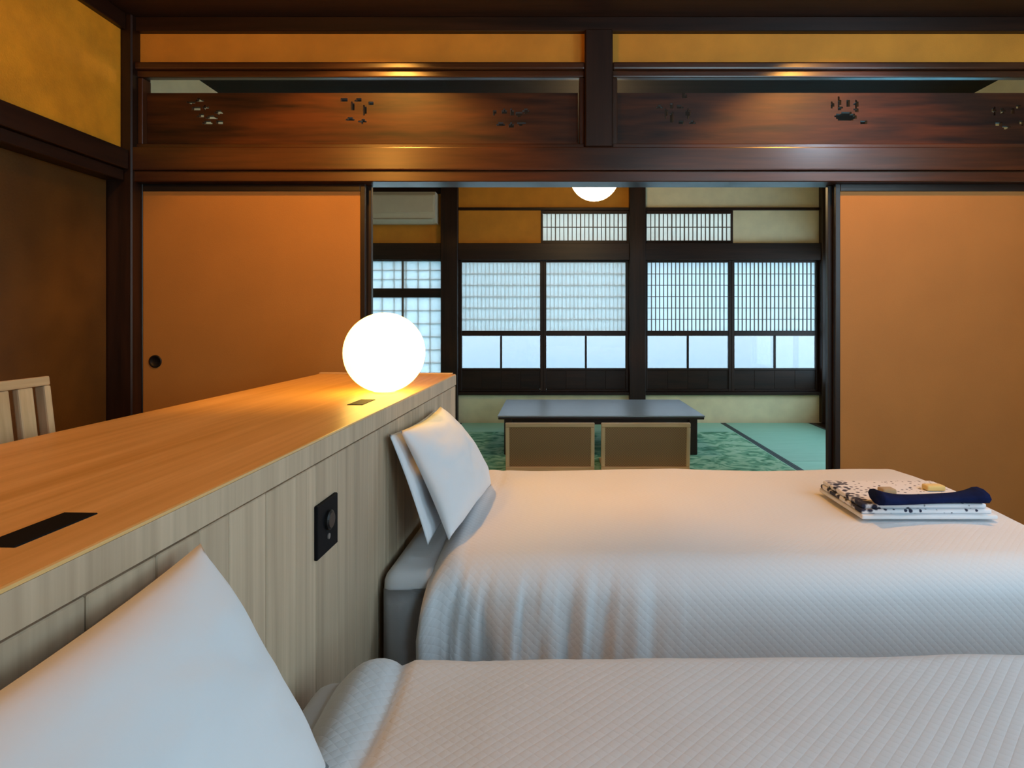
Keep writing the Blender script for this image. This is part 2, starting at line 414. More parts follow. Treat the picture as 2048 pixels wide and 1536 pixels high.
# carved transom boards: real openings cut through a plank
def transom(x0, x1, z0, z1, motifs):
    cell = 0.0085
    nx, nz = int((x1 - x0) / cell), int((z1 - z0) / cell)
    holes = set()
    def cut(cx, cz, rx, rz):
        for i in range(nx):
            for j in range(nz):
                x, z = x0 + (i + .5) * cell, z0 + (j + .5) * cell
                if ((x - cx) / rx) ** 2 + ((z - cz) / rz) ** 2 < 1: holes.add((i, j))
    for cx, cz, shapes in motifs:
        for sx, sz, rx, rz in shapes: cut(cx + sx, cz + sz, rx, rz)
    bm = bmesh.new()
    cxm, czm = (x0 + x1) / 2, (z0 + z1) / 2
    V = {}
    def vert(i, j, k):
        if (i, j, k) not in V:
            V[(i, j, k)] = bm.verts.new((x0 + i * cell - cxm, -0.011 if k == 0 else 0.011, z0 + j * cell - czm))
        return V[(i, j, k)]
    for i in range(nx):
        for j in range(nz):
            if (i, j) in holes: continue
            bm.faces.new((vert(i, j, 0), vert(i + 1, j, 0), vert(i + 1, j + 1, 0), vert(i, j + 1, 0)))
            bm.faces.new((vert(i, j, 1), vert(i, j + 1, 1), vert(i + 1, j + 1, 1), vert(i + 1, j, 1)))
            for di, dj, a, b in ((-1, 0, (i, j), (i, j + 1)), (1, 0, (i + 1, j + 1), (i + 1, j)), (0, -1, (i + 1, j), (i, j)), (0, 1, (i, j + 1), (i + 1, j + 1))):
                q = (i + di, j + dj)
                if q in holes or not (0 <= q[0] < nx and 0 <= q[1] < nz):
                    bm.faces.new((vert(*a, 0), vert(*b, 0), vert(*b, 1), vert(*a, 1)))
    return bm, (cxm, 3.045, czm)

def px(x): return (x - 1100) * 3.045 / 1236
def pz(y): return H + (635 - y) * 3.045 / 1236
PINE = [(-.10, .045, .018, .008), (-.06, .055, .02, .009), (-.075, .015, .022, .009), (-.03, .02, .016, .009), (-.05, -.02, .018, .009), (.0, -.03, .03, .009), (.035, -.005, .022, .009), (-.02, -.055, .022, .009), (.04, -.05, .02, .009)]
CLOUD = [(-.10, .03, .011, .013), (-.055, .032, .013, .012), (-.015, .03, .009, .016), (.02, .02, .016, .012), (.055, .035, .018, .010), (-.07, -.03, .02, .009), (-.02, -.035, .014, .012), (.03, -.025, .022, .009)]
GRASS = [(-.09, .03, .014, .010), (-.06, .0, .009, .026), (-.03, .035, .010, .012), (-.03, -.02, .009, .026), (.01, .03, .016, .010), (.015, -.045, .018, .009), (.05, .0, .010, .024), (.07, -.048, .020, .009), (.03, .085, .013, .013)]
SHELL = [(0, -.012, .055, .022), (-.07, .045, .009, .016), (-.035, .06, .009, .024), (-.03, .03, .012, .010), (.01, .055, .009, .020), (.05, .05, .010, .020), (.085, -.04, .02, .010), (.05, .022, .012, .009)]
BUDS = [(-.06, .03, .009, .02), (-.02, .03, .012, .013), (.03, .03, .010, .016), (.075, -.03, .013, .012), (-.04, -.035, .02, .009), (.0, -.05, .02, .009), (.06, .05, .015, .009)]
BUSH = [(-.07, .05, .022, .010), (-.03, .02, .010, .024), (.0, .05, .016, .010), (.03, .0, .010, .024), (-.04, -.045, .02, .009), (.02, -.055, .022, .009), (.06, .035, .013, .010)]
for x0, x1, mot, side in ((-2.0, 0.165, [(px(425), pz(225), PINE), (px(718), pz(222), BUSH), (px(1030), pz(238), CLOUD)], 'left'),
                          (0.305, 2.44, [(px(1355), pz(228), GRASS), (px(1690), pz(230), SHELL), (px(2010), pz(235), BUDS)], 'right')):
    bm, c = transom(x0 + .02, x1 - .02, 1.985, 2.250, mot)
    t = thing('carved_transom', (c[0], c[1], 1.965), label=f'reddish cedar transom board with small carved openings {side} of the hanging post', cat='transom', group=None)
    bm.transform(Matrix.Translation((0, 0, c[2] - 1.965)))
    link('board', bm, 'ranma', t)
    w = (x1 - x0) / 2 - .01
    for s in (-1, 1):
        box('frame_stile', 'lacqZ', s * w - .012, s * w + .012, -.045, .02, .022, .345, t)

# sliding fusuma doors
def fusuma(name, x0, x1, yc, pull, label):
    d = thing(name, ((x0 + x1) / 2, yc, 0.012), label=label, cat='door', kind='structure')
    hw, h, f = (x1 - x0) / 2, 1.788, 0.024
    box('door_paper', 'fusuma', -hw + f, hw - f, -.010, .010, f, h - f - .012, d, bevel=.001)
    for s in (-1, 1):
        box('frame_stile', 'black', s * hw - (f if s > 0 else 0), s * hw + (f if s < 0 else 0), -.014, .014, 0, h, d, bevel=.002)
    box('frame_rail', 'black', -hw + f, hw - f, -.014, .014, 0, f, d, bevel=.002)
    box('frame_rail', 'black', -hw + f, hw - f, -.014, .014, h - f - .012, h, d, bevel=.002)
    if pull is not None:
        bm = bmesh.new()
        lathe(bm, [(.031, 0), (.031, -.004), (.026, -.006), (.022, -.001), (.0, -.001)][:4], 28, (pull[0] - (x0 + x1) / 2, -.010, pull[1] - .012), 'Y')
        link('door_pull', bm, 'iron', d, smooth=True, label='round black recessed pull')
    return d
fusuma('door_2', -2.018, -0.905, 3.038, (-1.933, 0.931), 'front kraft paper sliding door behind the counter, with round black pull')
fusuma('door_3', -2.010, -0.885, 3.078, None, 'rear sliding door stacked behind the left paper door')
fusuma('door_4', 1.397, 2.449, 3.038, None, 'kraft paper sliding door right of the tatami room opening')
fusuma('door_5', 1.378, 2.440, 3.078, None, 'rear sliding door stacked behind the right paper door')

# ------------------------------------------------------------------ tatami room
struct('wall_side', 'pale', -2.47, -2.37, 3.10, 6.85, 0, 2.75, bevel=0, label='pale plaster left wall of the tatami room', category='wall')
wr2 = struct('wall_side', 'pale', 3.03, 3.13, 3.10, 4.25, 0, 2.75, bevel=0, label='pale plaster right wall of the tatami room', category='wall')
for a in ((6.62, 6.85, 0, 2.75), (4.25, 6.62, 0, 0.42), (4.25, 6.62, 1.80, 2.75)):
    bm = bmesh.new(); add_box(bm, 3.03, 3.13, *a)
    bm.transform(Matrix.Translation(-wr2.location)); link('wall_panel', bm, 'pale', wr2)
Y0, Y1 = YB, YB + 0.10
struct('wall_back', 'pale', -2.37, 3.03, Y0 + .02, Y1, -0.05, 0.31, bevel=0, label='low pale plaster panel under the back windows', category='wall')
struct('wall_back', 'pale', .90, 3.03, Y0 + .03, Y1, 2.345, 2.75, bevel=0, label='pale plaster strip above the high back rail right of the middle post', category='wall')
struct('wall_back', 'plaster', -1.0, .90, Y0 + .03, Y1, 2.345, 2.75, bevel=0, label='plaster strip above the high back rail behind the globe, warm lamplight put into its colour', category='wall')  # warm lamplight is put into the colour of this and the next two pieces
struct('wall_back', 'plaster', -2.37, -1.17, Y0 + .03, Y1, 1.95, 2.75, bevel=0, label='plaster wall behind the air conditioner', category='wall')
struct('wall_back', 'plaster', -1.0, -0.10, Y0 + .03, Y1, 1.95, 2.32, bevel=0, label='plaster panel left of the high lattice lights, warm lamplight put into its colour', category='wall')
struct('wall_back', 'pale', 2.005, 2.946, Y0 + .03, Y1, 1.95, 2.32, bevel=0, label='pale panel right of the high lattice lights', category='wall')
struct('trim_14', 'darkZ', -1.185, -1.00, Y0 - .05, Y1 + .02, 0, 2.75, bevel=.006, label='dark post between narrow left window and the wide windows', category='post')
struct('trim_15', 'darkZ', 0.862, 1.037, Y0 - .05, Y1 + .02, 0, 2.75, bevel=.006, label='dark post in the middle of the back windows', category='post')
struct('trim_16', 'darkZ', 2.946, 3.03, Y0 - .05, Y1 + .02, 0, 2.75, bevel=.006, label='dark corner post right of the back windows', category='post')
for x0, x1, lb in ((-2.37, -1.185, 'over the narrow left window'), (-1.0, .862, 'over the left pair of windows'), (1.037, 2.946, 'over the right pair of windows')):
    struct('trim_17', 'darkX', x0, x1, Y0 - .03, Y1 + .02, 1.772, 1.955, label='dark lintel ' + lb, category='lintel')
    if x0 > -2: struct('trim_18', 'darkX', x0, x1, Y0, Y1, 2.318, 2.348, label='thin dark rail high ' + lb, category='rail')
    struct('trim_19', 'darkX', x0, x1, Y0 - .02, Y1, 0.30, 0.335, label='dark sill ' + lb.replace('over', 'under'), category='sill')
struct('trim_20', 'darkX', -2.37, -1.185, Y0, Y1, 2.50, 2.62, label='dark rail above the air conditioner', category='rail')

def shoji(name, x0, x1, label, inside):
    """sliding window: latticed paper above, two glass panes, board below"""
    w = thing(name, ((x0 + x1) / 2, Y0 + .05, 0.335), label=label, cat='window', kind='structure')
    hw = (x1 - x0) / 2; z = lambda v: v - 0.335; st = 0.034
    for s in (-1, 1):
        box('frame_stile', 'darkZ', s * hw - (st if s > 0 else 0), s * hw + (st if s < 0 else 0), -.018, .018, 0, z(1.772), w)
    for a, b in ((0.335, 0.36), (0.565, 0.590), (0.944, 1.0), (1.750, 1.772)):
        box('frame_rail', 'darkX', -hw + st, hw - st, -.016, .016, z(a), z(b), w)
    n = 4                                        # boards of the lower panel
    for i in range(n):
        a = -hw + st + i * (2 * hw - 2 * st) / n; b = a + (2 * hw - 2 * st) / n
        box('lower_board', 'darkX', a + .0003, b - .0003, -.006, .006, z(.36), z(.565), w, bevel=.002)
    box('backing_board', 'darkX', -hw + st, hw - st, .0065, .010, z(.36), z(.565), w, bevel=0)
    box('muntin', 'darkZ', -.011, .011, -.014, .014, z(.590), z(.944), w)
    for s in (-1, 1):
        a, b = sorted((s * .011, s * (hw - st)))
        box('glass_pane', 'glass', a, b, -.002, .002, z(.590), z(.944), w, bevel=0)
    yp = .010 if inside else -.010
    box('shoji_paper', 'paper', -hw + st, hw - st, yp - .001, yp + .001, z(1.0), z(1.750), w, bevel=0)
    bm = bmesh.new()
    yl0, yl1 = (-.012, .008) if inside else (-.008, .012)
    N = 20; wd = 2 * (hw - st)
    for i in range(1, N):
        c = -hw + st + wd * i / N
        add_box(bm, c - (.0042 if inside else .0022), c + (.0042 if inside else .0022), yl0, yl1, z(1.0), z(1.750))
    for i in range(1, 6):
        c = z(1.0) + .75 * i / 6
        add_box(bm, -hw + st, hw - st, (-.004 if inside else yl0 + .001), (yl1 - .001 if inside else yl1 + .002), c - .004, c + .004)
    link('lattice', bm, 'lattice' if inside else 'lattice_pale', w, kind='stuff')
shoji('window_1', -1.0, -.075, 'paper and glass sliding window just right of the narrow window', False)
shoji('window_2', -.075, .862, 'paper and glass sliding window left of the middle post', False)
shoji('window_3', 1.037, 1.99, 'latticed sliding window just right of the middle post', True)
shoji('window_4', 1.99, 2.946, 'latticed sliding window in the right back corner', True)

# narrow left window: two paper sashes, one over the other
w = thing('window_5', (-1.777, Y0 + .05, .335), label='narrow paper window with grid, behind the globe lamp', cat='window', kind='structure')
z = lambda v: v - .335
hw = .592
for s in (-1, 1):
    box('frame_stile', 'darkZ', s * hw - (.012 if s > 0 else 0), s * hw + (.012 if s < 0 else 0), -.018, .018, 0, z(1.772), w)
box('middle_rail', 'darkX', -hw + .012, hw - .012, -.03, .02, z(1.365), z(1.465), w)
for a, b in ((.335, .36), (1.762, 1.772)): box('frame_rail', 'darkX', -hw + .012, hw - .012, -.016, .016, z(a), z(b), w)
for a, b, rows in ((.36, 1.365, 7), (1.465, 1.762, 3)):
    box('shoji_paper', 'paper', -hw + .012, hw - .012, -.011, -.009, z(a), z(b), w, bevel=0)
    box('muntin', 'lattice', .150, .172, -.016, .012, z(a), z(b), w)
    bm = bmesh.new()
    for i in range(1, 9):
        c = -hw + 2 * hw * i / 9
        add_box(bm, c - .004, c + .004, -.008, .010, z(a), z(b))
    for i in range(1, rows):
        c = z(a) + (b - a) * i / rows
        add_box(bm, -hw + .012, hw - .012, -.0075, .0095, c - .004, c + .004)
    link('lattice', bm, 'lattice_pale', w, kind='stuff')

# high lattice lights
for name, x0, x1, lb in (('window_6', -.10, .862, 'small latticed paper light high left of the middle post'), ('window_7', 1.037, 2.005, 'small latticed paper light high right of the middle post')):
    w = thing(name, ((x0 + x1) / 2, Y0 + .04, 1.955), label=lb, cat='window', kind='structure')
    hw = (x1 - x0) / 2; h = .363
    for s in (-1, 1):
        box('frame_stile', 'darkZ', s * hw - (.022 if s > 0 else 0), s * hw + (.022 if s < 0 else 0), -.015, .015, 0, h, w)
    box('frame_rail', 'darkX', -hw + .022, hw - .022, -.015, .015, 0, .035, w)
    box('frame_rail', 'darkX', -hw + .022, hw - .022, -.015, .015, h - .035, h, w)
    box('paper_sheet', 'paper_warm', -hw + .022, hw - .022, .008, .010, .035, h - .035, w, bevel=0)
    bm = bmesh.new()
    for i in range(1, 20):
        c = -hw + .022 + (2 * hw - .044) * i / 20
        t = .0062 if i % 3 == 0 else .0042
        add_box(bm, c - t, c + t, -.012, .007, .035, h - .035)
    add_box(bm, -hw + .022, hw - .022, -.006, .0065, h / 2 - .005, h / 2 + .005)
    link('lattice', bm, 'lattice', w, kind='stuff')

# side window at the right of the tatami room
w = thing('window_8', (3.08, 5.435, .42), label='side window seen edge on beside the right paper door', cat='window', kind='structure')
for y in (-1.185, -.40, .39, 1.155):
    box('frame_stile', 'darkZ', -.03, .03, y, y + .03, 0, 1.38, w)
for a, b in ((0, .04), (.56, .60), (1.34, 1.38)):
    box('frame_rail', 'darkY', -.028, .028, -1.155, 1.155, a, b, w)
for i, (a, b) in enumerate(((-1.155, -.40), (-.37, .39), (.42, 1.155))):
    box('glass_pane', 'tinted', -.002, .002, a, b, .60, 1.34, w, bevel=0)
    box('glass_pane', 'tinted', -.002, .002, a, b, .04, .56, w, bevel=0)

# tatami mats
xs = [-2.37, -1.94, -.985, -.03, .925, 1.88, 2.835, 3.03]
for i in range(1, 6):
    for j, (a, b) in enumerate(((3.14, 4.93), (4.93, 6.72))):
        m = thing('tatami_mat', ((xs[i] + xs[i + 1]) / 2, (a + b) / 2, -.055), kind='structure', label='green tatami mat with dark cloth borders on the back room floor', cat='mat', group='tatami mats')
        hw, hl = (xs[i + 1] - xs[i]) / 2 - .001, (b - a) / 2 - .001
        box('straw_surface', 'tatami', -hw + .027, hw - .027, -hl, hl, 0, .0545, m, bevel=.002)
        for s in (-1, 1):
            a2, b2 = sorted((s * hw, s * (hw - .027)))
            box('cloth_border', 'heri', a2, b2, -hl, hl, 0, .0555, m, bevel=.001)
struct('trim_21', 'darkY', 2.836, 3.03, 3.14, 6.72, -.055, .0, label='dark floor board along the right wall of the tatami room', category='floor board')
struct('trim_22', 'darkY', -2.37, -1.942, 3.14, 6.72, -.055, .0, label='dark floor board along the left wall of the tatami room', category='floor board')

# rug under the low table
bm = bmesh.new(); add_box(bm, -1.425, 1.425, -1.0, 1.0, 0, .008, .003)
link('rug', bm, 'rug', loc=(.405, 5.15, .001), label='leafy green rug under the low table in the tatami room', cat='rug')

# low table
t = thing('low_table', (.42, 5.565, .009), label='glossy dark low table standing on the green rug', cat='table')
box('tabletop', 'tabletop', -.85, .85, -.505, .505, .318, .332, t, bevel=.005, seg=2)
box('table_edge', 'table', -.845, .845, -.50, .50, .300, .3178, t, bevel=.003)
for s in (-1, 1):
    box('apron', 'table', -.74, .74, s * .40 - .012, s * .40 + .012, .245, .305, t)
    box('apron', 'table', s * .75 - .012, s * .75 + .012, -.39, .39, .245, .305, t)
    for q in (-1, 1):
        box('leg', 'table', s * .765 - .035, s * .765 + .035, q * .42 - .035, q * .42 + .035, 0, .305, t, bevel=.006)

# floor chairs with cane backs
def floor_chair(xc, label):
    c = thing('floor_chair', (xc, 4.47, .009), label=label, cat='chair', group='floor chairs at the low table')
    R = Matrix.Rotation(math.radians(5), 3, 'X')
    for nm_, a in (('top_rail', (-.32, .32, -.014, .014, .352, .382)), ('bottom_rail', (-.32, .32, -.014, .014, .03, .062))):
        bm = bmesh.new(); add_box(bm, *a, .004, 1); bmesh.ops.rotate(bm, verts=bm.verts, cent=(0, 0, 0), matrix=R)
        link(nm_, bm, 'oakX', c)
    for s in (-1, 1):
        bm = bmesh.new(); add_box(bm, s * .306 - .014, s * .306 + .014, -.0135, .0135, .062, .352, .004, 1); bmesh.ops.rotate(bm, verts=bm.verts, cent=(0, 0, 0), matrix=R)
        link('back_stile', bm, 'oakZ', c)
    bm = bmesh.new(); add_box(bm, -.292, .292, -.006, .006, .062, .352); bmesh.ops.rotate(bm, verts=bm.verts, cent=(0, 0, 0), matrix=R)
    link('cane_panel', bm, 'cane', c)
    box('seat', 'oakX', -.30, .30, .03, .46, 0, .022, c, bevel=.008, seg=2)
    box('seat_cushion', 'tan', -.27, .27, .05, .43, .022, .065, c, bevel=.018, seg=3, smooth=True)
floor_chair(-.0, 'floor chair with woven cane back, left one before the low table')
floor_chair(.688, 'floor chair with woven cane back, right one before the low table')

# pendant globe
p = thing('pendant_lamp', (.352, 4.9, 2.75), label='lit white globe hanging from the tatami room ceiling', cat='lamp')
bm = bmesh.new(); bmesh.ops.create_uvsphere(bm, u_segments=40, v_segments=24, radius=.194); bm.transform(Matrix.Translation((0, 0, -.486)))
link('globe', bm, 'pendant', p, smooth=True)
bm = bmesh.new(); lathe(bm, [(.05, -.012), (.06, -.0005)], 24); link('ceiling_rose', bm, 'iron', p)
bm = bmesh.new(); lathe(bm, [(.004, -.30), (.004, -.012)], 10); link('cord', bm, 'iron', p)
bm = bmesh.new(); lathe(bm, [(.035, -.305), (.03, -.27)], 20); link('cap', bm, 'iron', p)

# air conditioner
a = thing('air_conditioner', (-1.66, Y0 + .03, 2.16), label='ivory wall air conditioner above the narrow left window', cat='air conditioner')
bm = bmesh.new()
pr = [(0, 0), (-.14, .0), (-.20, .04), (-.215, .09), (-.215, .29), (-.19, .325), (0, .325)]
for x in (-.42, .44):
    [bm.verts.new((x, y, zz)) for y, zz in pr]
bm.verts.ensure_lookup_table(); n = len(pr)
bm.faces.new(bm.verts[:n]); bm.faces.new(bm.verts[n:2 * n])
for i in range(n):
    bm.faces.new((bm.verts[i], bm.verts[(i + 1) % n], bm.verts[n + (i + 1) % n], bm.verts[n + i]))
link('housing', bm, 'ac', a)
box('front_panel', 'ac', -.41, .43, -.222, -.2155, .10, .285, a, bevel=.003)
R = Matrix.Rotation(math.radians(-25), 3, 'X')
bm = bmesh.new(); add_box(bm, -.39, .41, -.045, .045, -.004, .004, .002, 1, R); bm.transform(Matrix.Translation((0, -.175, .012)))
link('air_flap', bm, 'ac', a)

# ------------------------------------------------------------------ counter with plank headboard
CX, CANG = -.5207, math.atan(.0415)
c = thing('headboard_counter', (CX, 0, 0), -CANG, label='long oak counter with vertical plank front at the head of the beds', cat='counter')
L0, L1, TH = -.95, 2.69, .9
bm = bmesh.new(); add_box(bm, -.60, 0, L0, L1, TH - .048, TH, .004, 2)
link('countertop', bm, 'counter', c)
bm = bmesh.new(); add_box(bm, -.0, .0012, L0 + .004, L1 - .004, TH - .046, TH - .0045)
link('front_edge', bm, 'plank', c, label='paler sawn front edge of the countertop')
bm = bmesh.new(); add_box(bm, -.11, -.022, L0, L1 - .001, 0, TH - .049); link('core_panel', bm, 'oakZ', c)
y = L0; k = 0
rnd = random.Random(3)
while y < L1 - .01:
    wdt = rnd.choice((.075, .09, .09, .11))
    y1 = min(L1, y + wdt)
    if L1 - y1 < .03: y1 = L1
    pr = rnd.uniform(0, .0016)
    box('plank', 'plank', -.021, -.0025 + pr, y + .0008, y1 - .0008, 0.0, TH - .051, c, bevel=.0015)
    y = y1
for yy in (L0, L1 - .03):
    box('end_panel', 'oakZ', -.58, -.111, yy, yy + .03, 0, TH - .049, c, bevel=.002)
box('upstand', 'oakX', -.595, -.012, L1 - .028, L1, TH, TH + .006, c, bevel=.002, label='low raised lip at the far end')
# black sockets let into the top
for yc, ln in ((.715, .115), (1.79, .115)):
    so = box('desk_socket', 'plate', -.122, -.078, yc - ln / 2, yc + ln / 2, TH - .004, TH + .0015, c, bevel=.001, label='black socket strip let into the top')
# wall plate on the plank front
pl = box('switch_plate', 'plate', -.003, .006, 1.235, 1.340, .659, .768, c, bevel=.002, label='black square plate with a dial')
bm = bmesh.new(); lathe(bm, [(.020, .0035), (.020, .010), (.016, .013), (.006, .013)], 24, (0, .0, .012), 'X'); link('dial', bm, 'iron', pl, smooth=False)
bm = bmesh.new(); lathe(bm, [(.006, .0035), (.006, .007), (.002, .007)], 16, (0, .0, -.022), 'X'); link('indicator', bm, 'screen_gray', pl)

# globe lamp
g = thing('globe_lamp', (-.5436, 2.03, TH), label='glowing round white globe lamp on the far end of the oak counter', cat='lamp')
bm = bmesh.new(); bmesh.ops.create_uvsphere(bm, u_segments=48, v_segments=32, radius=.131); bm.transform(Matrix.Translation((0, 0, .131)))
for v in bm.verts:
    if v.co.z < .004: v.co.z = .004
link('globe', bm, 'globe', g, smooth=True)
bm = bmesh.new(); lathe(bm, [(.036, 0), (.036, .004), (.030, .0045)], 28); link('base', bm, 'ac', g)

# ------------------------------------------------------------------ beds
def bed(dy, xsh, zr, label, seed, cov_label, crs, qoff):
    b = thing('bed', (.5 + xsh, 2.105 + dy, 0), label=label, cat='bed')
    x0, x1, w2 = -.95, .985, .515
    bm = bmesh.new(); add_box(bm, x0 + .03, x1 - .03, -w2 + .055, w2 - .055, .04, .24, .02, 2)
    for v in bm.verts:
        if v.co.x < 0: v.co.x += .0415 * (v.co.y + w2)
    link('bed_base', bm, 'sheet', b)
    for sx in (-1, 1):
        for sy in (-1, 1):
            box('leg', 'darkZ', (sx * .86) - .03, (sx * .86) + .03, sy * .42 - .03, sy * .42 + .03, 0, .04, b)
    bm = bmesh.new()
    add_box(bm, x0, x1, -.49, .49, .24, .478, .045, 5)
    for v in bm.verts:
        if v.co.x < 0: v.co.x += .0415 * (v.co.y + w2) + .006
    link('mattress', bm, 'sheet', b, smooth=True, label='mattress in a grey fitted sheet')
    # tucked sheet fold hanging at the head corner
    bm = bmesh.new()
    n = 10
    for i in range(n + 1):
        t = i / n
        zz = .44 - .36 * t
        xs_ = [x0 + .016, x0 + .034 + .012 * t, x0 + .050 + .04 * (1 - t), x0 + .095 + .01 * t, x0 + .135]
        ys = [-w2 + .022, -w2 + .010 - .010 * t, -w2 + .012 - .034 * t * (1 - .3 * t), -w2 + .017 - .006 * t, -w2 + .022]
        for xx, yy in zip(xs_, ys): bm.verts.new((xx, yy, zz))
    bm.verts.ensure_lookup_table()
    for i in range(n):
        for j in range(4):
            q = i * 5 + j
            bm.faces.new((bm.verts[q], bm.verts[q + 1], bm.verts[q + 6], bm.verts[q + 5]))
    bmesh.ops.solidify(bm, geom=bm.faces[:], thickness=.002)
    link('sheet_fold', bm, 'sheet', b, smooth=True)
    # cover: cloth laid out flat in (q along the bed, p across) and folded over the edges
    q0, qtop, ptop, over, r = x0 + qoff, x1 - .09, .44, .45, .09
    ztop = .516
    NQ, NP = 190, 150
    bm = bmesh.new(); uvl = bm.loops.layers.uv.new('UVMap')
    def pos(q, p):
        dx, ap = max(0, q - qtop), abs(p)
        dyy = max(0, ap - ptop)
        d = math.hypot(dx, dyy)
        bx, by = min(q, qtop), min(ap, ptop)
        hem = max(0.0, 1 - (q - q0) / .07)
        nn = noise.noise(Vector((q * 2.2 + seed, p * 2.6, seed))) * .010 + noise.noise(Vector((q * 6 + seed, p * 6, 3))) * .003
        crown = .016 * (1 - (by / ptop) ** 2) * min(1, (q - q0) / .3)
        crease = -.010 * crs * math.exp(-((q - q0 - .105 - .02 * math.sin(p * 5)) / .012) ** 2)
        puff = .007 * crs * math.exp(-((q - q0 - .06) / .04) ** 2)
        zz = ztop + nn + crown + crease + puff - .042 * hem ** 2 + zr * (q - q0) / 2
        if d < 1e-6:
            s = -1 if p < 0 else 1
            return Vector((q, s * by, zz))
        a = min(d / r, math.pi / 2)
        out = r * math.sin(a); dn = r * (1 - math.cos(a)) + max(0, d - r * math.pi / 2)
        fall = min(1, max(0, (d - .03)) / .16)
        # gathers: strong near the head, dying out towards the foot
        hq = max(0.0, 1 - (q - q0) / .75) if dx == 0 else .15
        g = (math.sin(q * 62 + 2.2 * noise.noise(Vector((q * 5, seed, 0))) + d * 3) * .5 + noise.noise(Vector((q * 26, d * 2.5, seed + 4))) * 1.1 + noise.noise(Vector((q * 55 + d * 4, d * 2, seed + 8))) * 1.5 + math.sin(q * 23 + seed) * .6)
        out += fall * (.021 * hq * g + .004 * noise.noise(Vector((q * 5, p * 5, seed)))) + .012 * fall
        ux, uy = (dx / d, dyy / d)
        s = -1 if p < 0 else 1
        lean = -.02 * fall * hq
        return Vector((bx + ux * out + lean * (1 if dx == 0 else 0), s * (by + uy * out), zz - dn))
    qs = [q0 + (qtop + over - q0) * i / NQ for i in range(NQ + 1)]
    ps = [-(ptop + over) + 2 * (ptop + over) * j / NP for j in range(NP + 1)]
    G = [[bm.verts.new(pos(q, p)) for p in ps] for q in qs]
    for i in range(NQ):
        for j in range(NP):
            f = bm.faces.new((G[i][j], G[i + 1][j], G[i + 1][j + 1], G[i][j + 1]))
            for lp, (ii, jj) in zip(f.loops, ((i, j), (i + 1, j), (i + 1, j + 1), (i, j + 1))):
                lp[uvl].uv = (qs[ii], ps[jj])
    o = link('bed_cover', bm, 'duvet', smooth=True, loc=(.5 + xsh, 2.105 + dy, 0), label=cov_label, cat='bed cover')
    md = o.modifiers.new('thick', 'SOLIDIFY'); md.thickness = .006; md.offset = -1
    return b
bed(0, 0, .0, 'far twin bed with grey fitted sheet, nearer the tatami room', 1.3, 'white diamond weave cover draped over the far bed', .25, .135)
bed(-1.44, -.03, .02, 'near twin bed with grey fitted sheet, closest to the viewer', 5.7, 'white diamond weave cover spread over the near bed', 1.0, .09)

def pillow(c00, c01, c11, c10, front, back, label, seed, dy=0, dx=0, group=None):
    """corners: bottom near, bottom far, top far, top near"""
    P = [Vector(v) + Vector((dx, dy, 0)) for v in (c00, c01, c11, c10)]
    ctr = sum(P, Vector()) / 4
    nrm = (P[1] - P[0]).cross(P[3] - P[0]).normalized()
    if nrm.x < 0: nrm = -nrm
    bm = bmesh.new(); n = 36
    rows = {}
    for side in (0, 1):
        for i in range(n + 1):
            for j in range(n + 1):
                edge = i in (0, n) or j in (0, n)
                if edge and side == 1:
                    rows[(1, i, j)] = rows[(0, i, j)]; continue
                u, v = -1 + 2 * i / n, -1 + 2 * j / n
                uu = u * (1 - .05 * (1 - v * v) * abs(u) ** 3); vv = v * (1 - .07 * (1 - u * u) * abs(v) ** 3)
                a, b = (uu + 1) / 2, (vv + 1) / 2
                q = P[0].lerp(P[1], a).lerp(P[3].lerp(P[2], a), b)
                h = max(0, (1 - abs(u) ** 2.6) * (1 - abs(v) ** 2.6)) ** .55
                hh = h * (front if side == 0 else -back)
                wr = noise.noise(Vector((u * 2.4 + seed, v * 2.4, seed))) * .010 * h + noise.noise(Vector((u * 6, v * 6 + seed, 1))) * .003 * h
                rows[(side, i, j)] = bm.verts.new(q + nrm * (hh + (wr if side == 0 else 0)) - ctr)
    for i in range(n):
        for j in range(n):
            bm.faces.new([rows[(0, *k)] for k in ((i, j), (i + 1, j), (i + 1, j + 1), (i, j + 1))])
            bm.faces.new([rows[(1, *k)] for k in ((i, j), (i, j + 1), (i + 1, j + 1), (i + 1, j))])
    return link('pillow', bm, 'white', smooth=True, loc=ctr, label=label, cat='pillow', group=group)
FR = ((-.280, 1.71, .528), (-.220, 2.32, .518), (-.398, 2.24, .824), (-.412, 1.70, .834))
pillow(*FR, .075, .010, 'front white pillow leaning on the headboard of the far bed', 2.1, group='pillows on the twin beds')
pillow((-.330, 1.670, .530), (-.306, 2.26, .512), (-.421, 2.25, .81), (-.436, 1.675, .828), .013, .012, 'rear white pillow tucked behind the front one on the far bed', 6.4, group='pillows on the twin beds')
pillow((-.345, .26, .548), (-.303, .848, .530), (-.455, .805, .852), (-.468, .25, .842), .075, .03, 'large white pillow of the near bed, closest to the viewer', 9.2, group='pillows on the twin beds')

